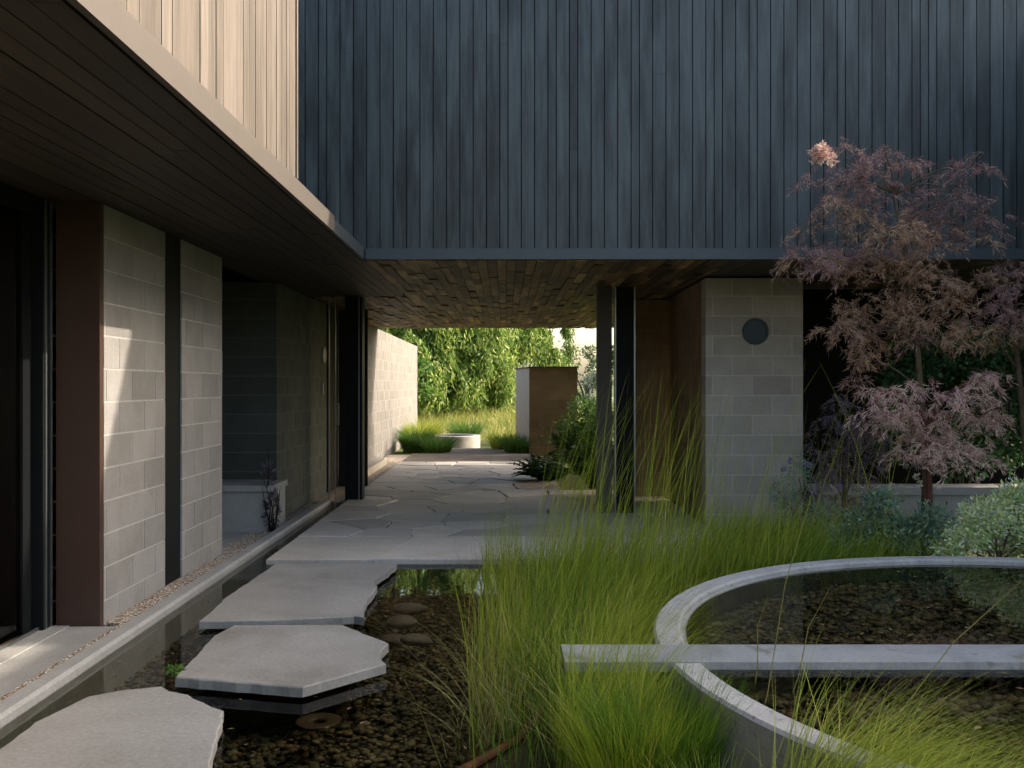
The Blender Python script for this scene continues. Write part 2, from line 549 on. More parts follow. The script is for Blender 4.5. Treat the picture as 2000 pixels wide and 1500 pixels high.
xs = sorted(set([-900, -300, -120, -60, -35, -20, -12, -8, -5, -3.2, -2.20, -2.199, -1.0, 0, 1.3, 1.301, 2.6, 4, 6, 9, 14, 20, 30, 50, 90, 200, 900] + [round(-14 + 2.1 * i, 2) for i in range(15)]))
ys = sorted(set([-900, -200, -60, -20, -6, .2, .201, 2, 4, 6, 7.9, 10, 11.6, 11.601, 13, 16, 19, 21, 23, 25, 27, 29, 31, 34, 37, 41, 46, 52, 60, 80, 120, 250, 900, 2500]))
gv, gf = [], []
for y in ys:
    for x in xs:
        inp = -2.2 < x < 1.3005 and .2 < y < 11.6005
        z = -.33 if inp else (-.06 + hills(x, y))
        gv.append((x, y, z))
nx = len(xs)
for j in range(len(ys) - 1):
    for i in range(nx - 1):
        a = j * nx + i
        gf.append((a, a + 1, a + nx + 1, a + nx))
me = bpy.data.meshes.new("ground")
me.from_pydata(gv, [], gf)
g = link("ground", me, M['ground'])
tag(g, "garden ground of soil and rough grass around the house", None, None, "structure")

b = MB()
b.box(-2.19, 1.29, .22, 11.58, -.32, -.27)
tag(b.build("pool_bed", M['bed']), "dark muddy bottom of the courtyard pool", None, None, "structure")

ICO_V = np.array([(0, 0, 1)] + [(.894 * math.cos(a), .894 * math.sin(a), .447) for a in [i * 2 * math.pi / 5 for i in range(5)]]
                 + [(.894 * math.cos(a), .894 * math.sin(a), -.447) for a in [(i + .5) * 2 * math.pi / 5 for i in range(5)]] + [(0, 0, -1)])
ICO_F = np.array([(0, 1 + i, 1 + (i + 1) % 5) for i in range(5)] + [(1 + i, 6 + i, 1 + (i + 1) % 5) for i in range(5)]
                 + [(1 + (i + 1) % 5, 6 + i, 6 + (i + 1) % 5) for i in range(5)] + [(11, 6 + (i + 1) % 5, 6 + i) for i in range(5)])


def pebble_field(name, pts, z, rmin, rmax, mat):
    n = len(pts)
    r = rmin + (rmax - rmin) * rng.random((n, 1, 1)) ** 1.8
    v = ICO_V[None] * (1 + .18 * rng.normal(size=(n, 12, 1)))
    v = v * np.concatenate([r, r * (.6 + .4 * rng.random((n, 1, 1))), r * (.3 + .25 * rng.random((n, 1, 1)))], 2)
    a = rng.random((n, 1)) * 6.283
    x = v[..., 0] * np.cos(a) - v[..., 1] * np.sin(a)
    y = v[..., 0] * np.sin(a) + v[..., 1] * np.cos(a)
    v = np.stack([x + pts[:, :1], y + pts[:, 1:2], v[..., 2] + z + .02 * rng.random((n, 1))], -1).reshape(-1, 3)
    f = ((np.arange(n) * 12)[:, None, None] + ICO_F[None]).reshape(-1, 3)
    return link(name, np_mesh(name, v, f), mat, None, True)


pts = np.c_[rng.uniform(-2.15, .95, 24000), rng.uniform(3.0, 8.4, 24000)]
tag(pebble_field("pebbles", pts, -.264, .010, .034, M['pebble']), "brown and olive pebbles on the bottom of the courtyard pool", "pebbles", None, "stuff")

wb = MB()
wb.v = [(XK1 - .02, .2, -.04), (1.31, .2, -.04), (1.31, 11.6, -.04), (XK1 - .02, 11.6, -.04)]
wb.f = [(0, 1, 2, 3)]
tag(wb.build("pool_water", M['water']), "still dark pool water between the stepping stones and the reeds", None, None, "structure")


def clip(poly, nx_, ny_, c):
    out = []
    for i in range(len(poly)):
        p, q = poly[i], poly[(i + 1) % len(poly)]
        dp, dq = p[0] * nx_ + p[1] * ny_ - c, q[0] * nx_ + q[1] * ny_ - c
        if dp <= 0:
            out.append(p)
        if (dp < 0) != (dq < 0) and dp != dq:
            t = dp / (dp - dq)
            out.append((p[0] + (q[0] - p[0]) * t, p[1] + (q[1] - p[1]) * t))
    return out


def flagstones(mb, x0, x1, y0, y1, step, gap):
    seeds = []
    ny_ = max(1, round((y1 - y0) / step))
    for j in range(ny_):
        n_ = max(1, round((x1 - x0) / step * random.uniform(.8, 1.1)))
        for i in range(n_):
            seeds.append((x0 + (i + random.uniform(.12, .88)) * (x1 - x0) / n_, y0 + (j + random.uniform(.1, .9)) * (y1 - y0) / ny_))
    for k, s in enumerate(seeds):
        poly = [(x0, y0), (x1, y0), (x1, y1), (x0, y1)]
        for m_, t in enumerate(seeds):
            if m_ == k:
                continue
            dx, dy = t[0] - s[0], t[1] - s[1]
            d = math.hypot(dx, dy)
            if d > 4:
                continue
            dx, dy = dx / d, dy / d
            poly = clip(poly, dx, dy, (s[0] + t[0]) / 2 * dx + (s[1] + t[1]) / 2 * dy - gap / 2)
            if len(poly) < 3:
                break
        if len(poly) < 3:
            continue
        rough = []
        for i in range(len(poly)):
            p, q = poly[i], poly[(i + 1) % len(poly)]
            L = math.hypot(q[0] - p[0], q[1] - p[1])
            n_ = max(1, int(L / .16))
            edge = any(abs(p[a] - e) < 1e-4 and abs(q[a] - e) < 1e-4 for a, e in ((0, x0), (0, x1), (1, y0), (1, y1)))
            for a in range(n_):
                t = a / n_
                jx = 0 if (a == 0 or edge) else random.uniform(-.012, .012)
                rough.append((p[0] + (q[0] - p[0]) * t + jx, p[1] + (q[1] - p[1]) * t + (jx if not edge else 0)))
        mb.prism(rough, -.045, random.uniform(-.004, .004), .005)


pv = MB()
flagstones(pv, -1.93, 2.0, 7.60, 8.75, 1.1, .008)
flagstones(pv, -1.93, 2.0, 8.76, 12.6, .56, .013)
flagstones(pv, -1.93, .75, 12.61, 17.35, .48, .015)
tag(pv.build("paving", M['flag']), "crazy paving of worn grey flagstones leading through the passage", None, None, "structure")
b = MB()
b.box(-1.92, 1.99, 7.62, 12.6, -.20, -.018)
b.box(-1.92, .74, 12.6, 17.34, -.20, -.018)
tag(b.build("paving_base", M['joint']), "dark soil in the joints under the flagstones", None, None, "structure")

# kerb beside the pool, gravel strip, sill
kb = MB()
y0, y1 = -1.0, 11.45
prof = [(XK0, -.12), (XK1, -.34), (XK1, -.004), (XK1 - .012, .015), (XK0 + .008, .015), (XK0, .007)]
n0 = len(kb.v)
for yy in (y0, y1):
    kb.v += [(x, yy, z) for x, z in prof]
k = len(prof)
kb.f += [(i, (i + 1) % k, k + (i + 1) % k, k + i) for i in range(k)]
kb.f += [tuple(range(k))[::-1], tuple(k + i for i in range(k))]
tag(kb.build("kerb", M['concrete']), "long pale concrete kerb along the left edge of the pool", None, None, "structure")
b = MB()
b.box(-2.32, XK0 - .002, -1.0, 5.679, -.16, -.034)
b.box(-2.50, XK0 - .002, 5.681, 11.45, -.16, -.034)
b.box(-2.50, -1.935, 11.74, 19.5, -.16, -.034)
tag(b.build("gravel_strip", M['gravel']), "narrow strip of tan gravel between block walls and kerb", None, None, "structure")

# ------------------------------------------------------------------ the house
house = thing("house", "modern two-storey house with charred and pale timber cladding over grey block walls", "house", (0, 8.23, 0))
SOF = 2.50            # underside of the upper storey
FY = 8.23             # face of the dark upper storey
XF = -1.22            # face of the pale upper storey
TOP = 5.86


def cladding(name, mat, axis, c, u0, u1, z0, z1, pitch, parent, label=None, out=-1):
    """vertical boards; axis 'x' : boards side by side along x on the plane y=c ; 'y' : along y on the plane x=c"""
    mb = MB()
    u = u0
    while u < u1 - .02:
        w = min(pitch * random.choice((1, 1, 1, 1, .62)), u1 - u)
        z = z0
        first = True
        while z < z1 - .01:
            h = random.uniform(.8, 6.5) if first else random.uniform(2.4, 4.8)
            first = False
            ze = min(z1, z + h)
            d = random.uniform(0, .004)
            if axis == 'x':
                mb.box(u, u + w - .008, c + out * (.018 + d), c, z, ze - .0006)
            else:
                lo, hi = sorted((c + out * (.018 + d), c))
                mb.box(lo, hi, u, u + w - .005, z, ze - .001)
            z = ze
        u += w
    o = mb.build(name, mat, parent)
    if label:
        o["label"] = label
    return o


def ceiling(name, mat, x0, x1, y0, y1, z, pitch, parent, label=None, Lr=(.5, 2.4), rel=.006):
    mb = MB()
    x = x0
    while x < x1 - .01:
        w = min(pitch, x1 - x)
        y = y0 - random.uniform(0, 1)
        while y < y1:
            L = random.uniform(*Lr)
            a, e = max(y0, y), min(y1, y + L)
            if e - a > .01:
                mb.box(x, x + w - .005, a, e - .002, z - random.uniform(0, rel), z + .02)
                ta, tb_ = random.uniform(-rel, rel) * .35, random.uniform(-rel, rel) * .12
                for q, (su, sv) in zip((-8, -7, -6, -5), ((-1, -1), (1, -1), (1, 1), (-1, 1))):
                    vx_, vy_, vz_ = mb.v[q]
                    mb.v[q] = (vx_, vy_, min(vz_ + ta * sv + tb_ * su, z + .01))
            y += L
        x += w
    o = mb.build(name, mat, parent)
    if label:
        o["label"] = label
    return o


# dark upper storey: shell, boards, fascia
b = MB()
b.box(-6.6, 7.2, FY, 17.9, SOF + .022, TOP)
b.build("upper_wall", M['shade_wall'], house)
cladding("dark_cladding", M['dark_boards'], 'x', FY - .002, -4.0, 7.2, SOF + .095, TOP + .03, .116, house, "charred blue-black vertical boards")
b = MB()
b.box(XF + .004, 7.2, FY - .045, FY - .003, SOF - .002, SOF + .092)
b.build("fascia", M['dark_fascia'], house)["label"] = "dark steel fascia under the charred boards"
b = MB()
b.box(-6.7, 7.3, FY - .03, 18.0, TOP + .031, TOP + .09)
b.build("roof", M['dark_fascia'], house)
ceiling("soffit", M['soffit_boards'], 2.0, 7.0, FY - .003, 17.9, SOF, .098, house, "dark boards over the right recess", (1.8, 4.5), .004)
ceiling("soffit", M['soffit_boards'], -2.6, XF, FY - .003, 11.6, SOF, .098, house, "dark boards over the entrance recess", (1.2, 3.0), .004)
ceiling("passage_ceiling", M['ceiling_boards'], -2.6, XF, 11.602, 17.9, SOF, .088, house, "ochre timber boards along the passage wall", (.3, 1.2), .018)
ceiling("passage_ceiling", M['ceiling_boards'], XF + .002, 1.998, FY - .003, 17.9, SOF, .088, house, "ochre timber boards over the passage", (.3, 1.2), .018)

# pale upper storey on the left
b = MB()
b.box(-6.6, XF - .03, -5.0, 5.50, SOF + .112, TOP)
b.build("upper_wall", M['shade_wall'], house)
cladding("pale_cladding", M['light_boards'], 'y', XF - .025, -5.0, 5.50, SOF + .112, TOP, .105, house, "pale weathered vertical boards", 1)
b = MB()
b.box(XF - .03, XF + .003, 5.502, 5.535, SOF + .112, TOP)
b.build("corner_trim", M['light_boards'], house)
b = MB()
b.box(XF - .03, XF, -5.0, 6.72, SOF - .003, SOF + .11)
b.build("fascia", M['pale_fascia'], house)["label"] = "pale fascia under the weathered boards"
b = MB()
b.box(XF - .03, XF - .004, 6.722, FY - .047, SOF - .003, SOF + .095)  # dark material here stands in for the upper storey's cast shadow
b.build("fascia", M['dark_fascia'], house)["label"] = "end of the side fascia, cast shadow put into its colour"
b = MB()
b.box(-6.6, XF - .032, -5.0, FY - .004, SOF + .024, SOF + .108)
b.build("roof_deck", M['dark_fascia'], house)
b = MB()
b.box(-6.7, XF + .02, -5.05, 5.53, TOP + .002, TOP + .06)
b.build("roof", M['dark_fascia'], house)
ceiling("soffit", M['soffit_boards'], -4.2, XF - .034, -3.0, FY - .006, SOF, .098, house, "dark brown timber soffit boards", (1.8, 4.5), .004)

# unseen wing added on the right to shade the court floor
b = MB()
b.box(5.20, 7.1, 3.6, FY - .05, -.2, 4.66)
b.build("shade_wing", M['shade_wall'], house)
cladding("shade_wing_cladding", M['dark_boards'], 'y', 5.198, 3.6, FY - .06, -.1, 4.70, .123, house, "charred boards on the added shade wing", -1)


def block_wall(name, x0, x1, y0, y1, z0, z1, along, parent, mat='block', mort='mortar', off=0.0, label=None):
    """stack-laid blocks 400 x 200, half bond; each block spans the wall's thickness"""
    mb, core = MB(), MB()
    g = .011
    core.box(x0 + .0025, x1 - .0025, y0 + .0025, y1 - .0025, z0, z1 - .004)
    r = 0
    z = z0
    while z < z1 - .01:
        ze = min(z1, z + .2)
        a0, a1 = (x0, x1) if along == 'x' else (y0, y1)
        a = a0 - (.2 if r % 2 else 0) - off
        while a < a1:
            p, q = max(a0, a), min(a1, a + .4)
            if q - p > .03:
                pl = p + (g / 2 if p > a0 else 0)
                ql = q - (g / 2 if q < a1 else 0)
                e = random.uniform(-.0012, .0012)
                if along == 'x':
                    mb.box(pl, ql, y0 + e, y1 - e, z + g / 2, ze - g / 2)
                else:
                    mb.box(x0 + e, x1 - e, pl, ql, z + g / 2, ze - g / 2)
            a += .4
        z = ze
        r += 1
    o = core.build(name, M[mort], parent)
    w = mb.build("blockwork", M[mat], o)
    w.location = (0, 0, 0)
    if label:
        o["label"] = label
    return o


block_wall("block_pier", XW - .4, XW, 5.68, 6.70, -.10, SOF - .004, 'y', house, off=.17, label="pale block pier with a wedge of sunlight")
block_wall("block_pier", XW - .4, XW, 7.05, 8.05, -.10, SOF - .004, 'y', house, off=.12, label="pale block pier beside the dark window slot")
block_wall("block_wall", XW - 2.4, XW + .03, 9.85, 12.6, -.10, SOF - .015, 'y', house, 'shade_block', 'shade_mortar', .1, label="shaded block wall in the entrance recess")
b = MB()
b.box(XW - .30, XW - .012, 6.703, 7.047, -.06, SOF - .004)
b.build("window_slot", M['black_metal'], house)
b = MB()
b.box(-6.9, -6.6, -3.0, 9.84, -.1, SOF - .006)
b.box(-6.58, -2.5, -3.3, -3.02, -.1, SOF - .006)
b.box(-6.58, -4.22, -3.0, 9.8, SOF - .004, SOF + .02)
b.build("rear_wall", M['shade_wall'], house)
b = MB()
b.box(-6.58, XW - .006, 7.9, 9.84, -.10, -.040)
b.build("entry_floor", M['concrete'], house)

# bronze reveal and sliding glass door on the left edge
b = MB()
b.box(-2.68, XW, 5.62, 5.676, -.075, SOF - .004)
b.build("door_reveal", M['bronze'], house)["label"] = "bronze metal reveal catching warm light"
b = MB()
b.box(-2.60, -2.322, -3.0, 5.615, -.16, -.036)
b.box(-2.76, -2.60, -3.0, 5.615, -.16, -.030)
b.build("door_sill", M['concrete'], house)
dr = MB()
dr.box(-2.80, -2.70, 5.50, 5.612, -.03, SOF - .01)
dr.box(-2.795, -2.765, 5.40, 5.497, -.03, SOF - .01)
dr.box(-2.80, -2.70, -3.0, 5.498, SOF - .10, SOF - .01)
door = dr.build("sliding_door", M['black_metal'], house)
t = MB()
t.box(-2.735, -2.722, -3.0, 5.498, -.029, -.012)
t.build("track", M['grey_metal'], door).location = (0, 0, 0)
t = MB()
t.box(-2.788, -2.778, -3.0, 5.40, -.026, SOF - .101)
t.build("glass", M['glass'], door).location = (0, 0, 0)
t = MB()
t.box(-2.70, -2.692, 5.52, 5.535, -.029, SOF - .012)
t.box(-2.70, -2.692, 5.585, 5.60, -.029, SOF - .012)
t.build("edge_strip", M['grey_metal'], door).location = (0, 0, 0)
b = MB()
b.box(-6.58, -2.69, 5.68, 5.74, -.1, SOF - .03)
b.build("interior_wall", M['interior'], house)
b = MB()
b.box(-6.58, -2.82, -3.0, 5.63, -.12, -.05)
b.build("interior_floor", M['timber_floor'], house)

# entrance door, post, wall light, intercom
b = MB()
b.box(XW - .1, XW + .045, 12.62, 13.4, -.06, SOF - .02)
b.box(XW + .046, -1.962, 13.41, 13.44, -.06, SOF - .02)
ent = b.build("entry_door", M['brown_dark'], house)
t = MB()
t.box(XW + .045, XW + .10, 13.1, 13.16, .85, 1.15)
t.build("handle", M['grey_metal'], ent).location = (0, 0, 0)
b = MB()
b.box(-1.96, -1.75, 11.52, 11.72, -.02, SOF - .016)
post = b.build("door_post", M['black_metal'], house)
t = MB()
t.box(-1.795, -1.783, 11.508, 11.518, -.016, SOF - .02)
t.box(-2.16, -2.145, 11.50, 11.518, -.05, SOF - .02)
t.box(-2.08, -2.07, 11.50, 11.518, -.05, SOF - .02)
t.build("edge_strip", M['grey_metal'], post).location = (0, 0, 0)
b = MB()
seg = 24
for xx, rr in ((XW + .031, .11), (XW + .05, .11), (XW + .058, .095)):
    b.v += [(xx, 12.35 + rr * math.cos(2 * math.pi * i / seg), 1.80 + rr * math.sin(2 * math.pi * i / seg)) for i in range(seg)]
for r in range(2):
    b.f += [(r * seg + i, r * seg + (i + 1) % seg, (r + 1) * seg + (i + 1) % seg, (r + 1) * seg + i) for i in range(seg)]
b.f.append(tuple(2 * seg + i for i in range(seg)))
b.build("wall_light", M['lamp_glass'], house)["label"] = "round opal wall light beside the entrance"
b = MB()
b.box(XW + .031, XW + .05, 12.24, 12.30, 1.28, 1.43)
b.build("intercom", M['grey_metal'], house)

# right side of the passage: gate post, block pier with round vent, dark recess
b = MB()
b.box(1.005, 1.165, 10.30, 10.42, -.02, SOF - .016)
gp = b.build("gate_post", flat_mat("dark_brown_timber", (.045, .036, .030), .6), house)
b = MB()
b.box(1.21, 1.40, 10.33, 10.40, -.02, SOF - .016)
gl = b.build("gate_leaf", M['black_metal'], house)
t = MB()
t.box(1.192, 1.208, 10.27, 10.36, -.015, SOF - .018)
t.box(1.402, 1.418, 10.27, 10.36, -.015, SOF - .018)
t.box(1.209, 1.401, 10.29, 10.325, -.015, .0)
t.build("gate_frame", M['grey_metal'], gl).location = (0, 0, 0)
block_wall("block_wall", 1.50, 2.60, 11.9, 12.2, -.10, SOF - .015, 'x', house, 'brown_block', 'brown_mortar', .1, "brown block wall glimpsed beside the gate")
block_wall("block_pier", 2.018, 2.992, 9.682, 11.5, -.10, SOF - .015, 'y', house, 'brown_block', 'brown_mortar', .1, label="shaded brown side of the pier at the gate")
block_wall("block_pier", 2.015, 2.995, 9.48, 9.68, -.10, SOF - .015, 'x', house, 'pier_block', 'pier_mortar', .13, label="grey block pier with the round dark vent")
b = MB()
cx, cz, seg = 2.515, 1.945, 40
for yy, rr in ((9.478, .133), (9.462, .133), (9.458, .128), (9.458, .112), (9.468, .108)):
    b.v += [(cx + rr * math.cos(2 * math.pi * i / seg), yy, cz + rr * math.sin(2 * math.pi * i / seg)) for i in range(seg)]
for r in range(4):
    b.f += [(r * seg + i, r * seg + (i + 1) % seg, (r + 1) * seg + (i + 1) % seg, (r + 1) * seg + i) for i in range(seg)]
b.f.append(tuple(4 * seg + i for i in range(seg)))
b.build("round_vent", M['disc'], house)["label"] = "round dark teal metal disc on the grey pier"
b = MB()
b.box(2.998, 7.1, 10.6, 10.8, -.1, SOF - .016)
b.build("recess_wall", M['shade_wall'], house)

# garden wall running out of the passage on the left, with plinth
gw = block_wall("garden_wall", XW - .3, XW, 13.45, 25.9, -.10, SOF - .02, 'y', None, 'sun_block', 'sun_mortar')
tag(gw, "pale block wall lit by the sun at the far left of the passage", "wall")
b = MB()
b.box(XW + .003, -2.16, 13.5, 17.2, -.1, .09)
tag(b.build("plinth", M['flag']), "low concrete plinth along the foot of the passage wall", "plinth")

# freestanding brown block pier in the far garden
mb, core = MB(), MB()
pl = [(.50, 19.75), (1.52, 19.75), (1.52, 21.6), (.23, 21.6)]
core.prism([(.508, 19.758), (1.512, 19.758), (1.512, 21.59), (.24, 21.59)], -.1, 1.765)
z, r = -.1, 0
while z < 1.76:
    ze = min(1.77, z + .2)
    a = .50 - (.2 if r % 2 else 0)
    while a < 1.52:
        p, q = max(.50, a), min(1.52, a + .4)
        if q - p > .03:
            mb.box(p + .004 * (p > .5), q - .004 * (q < 1.52), 19.748, 19.80, z + .004, ze - .004)
        a += .4
    z = ze
    r += 1
o = core.build("block_pillar", M['concrete'])
tag(o, "freestanding brown block pillar in the sunny garden beyond the passage", "pillar")
mb.build("blockwork", M['brown_block'], o)["label"] = "brown front face"
cp = MB()
cp.prism([(.48, 19.73), (1.54, 19.73), (1.54, 21.62), (.21, 21.62)], 1.771, 1.80)
cp.build("capping", M['pale_fascia'], o)

# low wall behind the maple
b = MB()
b.box(2.9, 5.15, 8.62, 8.66, -.1, .40)
b.box(2.86, 5.15, 8.60, 8.92, .402, .47)
b.box(2.9, 5.15, 8.662, 8.90, -.1, .40)
tag(b.build("low_wall", M['concrete']), "low grey concrete wall behind the red-leaved tree", "wall")

# bench in the entrance recess
bn = thing("bench", "pale concrete bench standing in the dark entrance recess", "bench", (-3.0, 9.5, -.06))
b = MB()
b.box(-3.6, -2.30, 9.25, 9.842, -.06, .36)
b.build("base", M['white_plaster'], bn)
b = MB()
b.box(-3.62, -2.275, 9.22, 9.842, .362, .42)
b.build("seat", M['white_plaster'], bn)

# ------------------------------------------------------------------ stepping stones
SZ = .024


def stone(name, px, label):
    o = thing(name, label, "stepping stone", tuple(G(*np.mean(px, axis=0), SZ)), "stone slabs crossing the pool")
    pts = [G(x, y, SZ)[:2] for x, y in px]
    area = sum(pts[i][0] * pts[(i + 1) % len(pts)][1] - pts[(i + 1) % len(pts)][0] * pts[i][1] for i in range(len(pts)))
    if area < 0:
        pts = pts[::-1]
    fine = []
    for i in range(len(pts)):
        p, q = pts[i], pts[(i + 1) % len(pts)]
        L = math.hypot(q[0] - p[0], q[1] - p[1])
        n_ = max(1, int(L / .06))
        for a in range(n_):
            t = a / n_
            j = 0 if a == 0 else random.uniform(-.005, .005)
            fine.append((p[0] + (q[0] - p[0]) * t + j, p[1] + (q[1] - p[1]) * t + j))
    m = MB()
    m.prism(fine, SZ - .048, SZ, .006)
    m.build("slab", M['slab'], o)
    c = np.mean(np.array(pts), axis=0)
    m = MB()
    m.prism([tuple(c + (np.array(p) - c) * .55) for p in pts], -.27, SZ - .05)
    m.build("footing", M['rock'], o)


stone("stepping_stone", [(389, 1213), (540, 1210), (692, 1203), (711, 1206), (710, 1183), (716, 1172), (737, 1144), (729, 1133), (759, 1115), (775, 1099), (541, 1099), (440, 1167), (412, 1195)],
      "far stone slab touching the paving, ragged on its right side")
stone("stepping_stone", [(457, 1221), (667, 1220), (759, 1256), (746, 1268), (743, 1286), (754, 1296), (591, 1342), (342, 1322), (367, 1296), (418, 1241)],
      "pointed six-sided stone slab between the other two slabs")
stone("stepping_stone", [(-60, 1500), (20, 1448), (68, 1410), (172, 1360), (240, 1347), (316, 1340), (330, 1349), (368, 1356), (379, 1364), (437, 1387), (420, 1450), (400, 1530), (360, 1640), (-60, 1680), (-180, 1600)],
      "nearest mottled stone slab, cut off by the photo's bottom edge")

# rocks and leaves in the pool
for (px, py, rx, ry, lab) in ((785, 1205, .13, .10, "flat reddish rock in the water just right of the far slab"),
                              (815, 1240, .15, .10, "pale brown rock in the water near the reeds"),
                              (770, 1240, .11, .08, "small brown rock beside the six-sided slab's tip"),
                              (800, 1180, .16, .07, "dark flat rock near the paving edge and the reeds")):
    x, y, z = G(px, py, -.10)
    v = ICO_V[None] * (1 + .15 * rng.normal(size=(1, 12, 1)))
    v = v[0] * np.array([rx, ry, .05]) + np.array([x, y, -.13])
    o = link("rock", np_mesh("rock", v, ICO_F), M['rock'])
    md = o.modifiers.new("sub", 'SUBSURF')
    md.levels = md.render_levels = 3
    tag(o, lab, "rock", "rocks lying in the pool")
b = MB()
x, y, z = G(622, 1408, -.09)
prof = [(r_ * .85, z_ - .03) for r_, z_ in ((.02, -.064), (.06, -.060), (.085, -.058), (.11, -.056), (.122, -.060), (.11, -.063), (.06, -.0655))]
b.lathe(prof, x, y, 40)
o = b.build("lily_pad", M['lily'], None, True)
tag(o, "round brown lily leaf just under the water in front of the six-sided slab", "lily pad")

# ------------------------------------------------------------------ raised round pond with beam
RC, RR, RZ = (2.83, 4.03), 2.17, .28
rp = thing("round_pond", "raised round concrete pond with a thin pale rim", "pond", (RC[0], RC[1], -.2))
b = MB()
b.lathe([(RR - .02, -.32), (RR, -.31), (RR, RZ - .012), (RR - .012, RZ), (RR - .112, RZ), (RR - .124, RZ - .012), (RR - .124, RZ - .03), (RR - .15, RZ - .034), (RR - .15, -.32)], *RC, 160)
b.build("rim_wall", M['rim'], rp)
b = MB()
b.lathe([(0.001, .13), (RR - .152, .13), (RR - .152, .07), (.001, .07)], *RC, 96)
b.build("basin", M['bed'], rp)
b = MB()
n_ = 128
b.v = [(RC[0] + (RR - .148) * math.cos(2 * math.pi * i / n_), RC[1] + (RR - .148) * math.sin(2 * math.pi * i / n_), RZ - .026) for i in range(n_)]
b.f = [tuple(range(n_))]
lining = MB()
lining.lathe([(RR - .151, .06), (RR - .151, RZ - .031), (RR - .158, RZ - .031), (RR - .158, .06)], *RC, 128)
lining.build("lining", M['bed'], rp)["label"] = "dark algae-covered lining below the waterline"
tag(b.build("pond_water", M['water']), "dark still water filling the raised round pond", None, None, "structure")
pp = np.c_[rng.uniform(-2, 2, 24000), rng.uniform(-2, 2, 24000)]
pp = pp[np.hypot(pp[:, 0], pp[:, 1]) < 1.98]
pp = pp + np.array(RC)
tag(pebble_field("pebbles", pp, .135, .010, .036, M['pebble']), "brown pebbles under the water of the raised round pond", "pebbles", None, "stuff")
b = MB()
b.box(.24, 5.1, 3.80, 4.06, RZ - .036, RZ + .004)
tag(b.build("concrete_beam", M['beam']), "straight grey concrete beam lying across the round pond", "beam")

# rusty pool edging, bottom centre
pth = [G(px, py, 0.0)[:2] for px, py in ((800, 1560), (880, 1500), (950, 1462), (1010, 1428), (1045, 1392), (1070, 1345), (1095, 1295))]
b = MB()
b.tube([(x, y, -.035) for x, y in pth], [.020, .021, .019, .018, .018, .016, .015], 8)
tag(b.build("pool_edging", M['rust'], None, True), "curved rusty brown edging running into the reeds at the bottom", "edging")
b = MB()
poly = [(x + .03, y - .02) for x, y in pth] + [(.60, 4.4), (.62, 3.4), (.75, 2.6), (.4, 2.2)]
b.prism(poly, -.25, -.045)
o = b.build("gravel_bed", M['soil'])
tag(o, "dark damp planting bed between the edging and the round pond", None, None, "structure")


# fallen leaves floating on the water
n = 520
a_, r_ = rng.random(n) * 6.283, 1.98 * np.sqrt(rng.random(n))
p1 = np.c_[RC[0] + r_ * np.cos(a_), RC[1] + r_ * np.sin(a_), np.full(n, RZ - .022)]
p1 = p1[(np.abs(p1[:, 1] - 3.93) > .16) & ((np.sin(p1[:, 0] * 3.1 + 1) + np.cos(p1[:, 1] * 4.3)) > -.2)]
n2 = 130
p2 = np.c_[rng.uniform(-2.0, .0, n2), rng.uniform(3.6, 7.4, n2), np.full(n2, -.036)]
p = np.r_[p1, p2]
dv = np.c_[rng.normal(size=(len(p), 2)), rng.uniform(-.02, .06, len(p))]
v, f = leaves(p, dv, rng.uniform(.02, .045, len(p)), rng.uniform(.008, .02, len(p)), np.array((0, 0, 1.0)) * 6, .1)
tag(link("leaf_litter", np_mesh("leaf_litter", v, f), M['litter']), "small brown fallen leaves floating on the water of both ponds", "leaves", None, "stuff")


# ------------------------------------------------------------------ reeds and grasses
def outside_ring(p, m=.06):
    return np.hypot(p[:, 0] - RC[0], p[:, 1] - RC[1]) > RR + m


def scatter(n, x0, x1, y0, y1, z):
    p = np.c_[rng.uniform(x0, x1, n), rng.uniform(y0, y1, n), np.full(n, z)]
    return p


def clumpy(n, cents, sig, z):
    c = np.asarray(cents)[rng.integers(0, len(cents), n)]
    q = rng.normal(size=(n, 2)) * sig
    return np.c_[c + q, np.full(n, z)]


rd = []
# main stand of reeds in the pool: thin, loose, many different leans
cents = [(rng.uniform(-.06, .72), rng.uniform(4.0, 7.3)) for _ in range(70)]
p = clumpy(2500, cents, .13, -.2)
p = p[outside_ring(p) & (p[:, 0] > -.15) & (p[:, 1] < 7.55) & (p[:, 1] > 3.7)]
n = len(p)
rd.append(blades(p, rng.uniform(.30, .78, n), rng.uniform(.0020, .0042, n), rng.uniform(.0, .6, n) ** 1.2, rng.normal(.2, 1.1, n), rng.uniform(0, .14, n), 7, .4))
# upright stems along the water's edge on the left
p = scatter(420, -.17, .15, 3.9, 7.4, -.2)
n = len(p)
rd.append(blades(p, rng.uniform(.35, .85, n), rng.uniform(.0022, .004, n), rng.uniform(.0, .22, n), rng.uniform(-3.1, 3.1, n), 0, 6, .2))
# thin behind the ring
cents = [(rng.uniform(.5, 2.7), rng.uniform(6.3, 7.45)) for _ in range(60)]
p = clumpy(4200, cents, .17, -.06)
p = p[outside_ring(p) & (p[:, 1] < 7.9)]
n = len(p)
rd.append(blades(p, rng.uniform(.25, .72, n), rng.uniform(.0024, .0045, n), rng.uniform(.1, .75, n), rng.normal(.0, 1.0, n), rng.uniform(0, .15, n), 7, .4))
# blades arching over the ring's left rim and the beam
p = np.r_[scatter(900, .30, .66, 3.85, 4.9, -.15), scatter(500, .45, .85, 4.6, 6.0, -.15)]
p = p[outside_ring(p, .02)]
n = len(p)
rd.append(blades(p, rng.uniform(.45, .8, n), rng.uniform(.0022, .004, n), rng.uniform(.35, .9, n), rng.normal(.0, .7, n), rng.uniform(.1, .3, n), 8, .3))
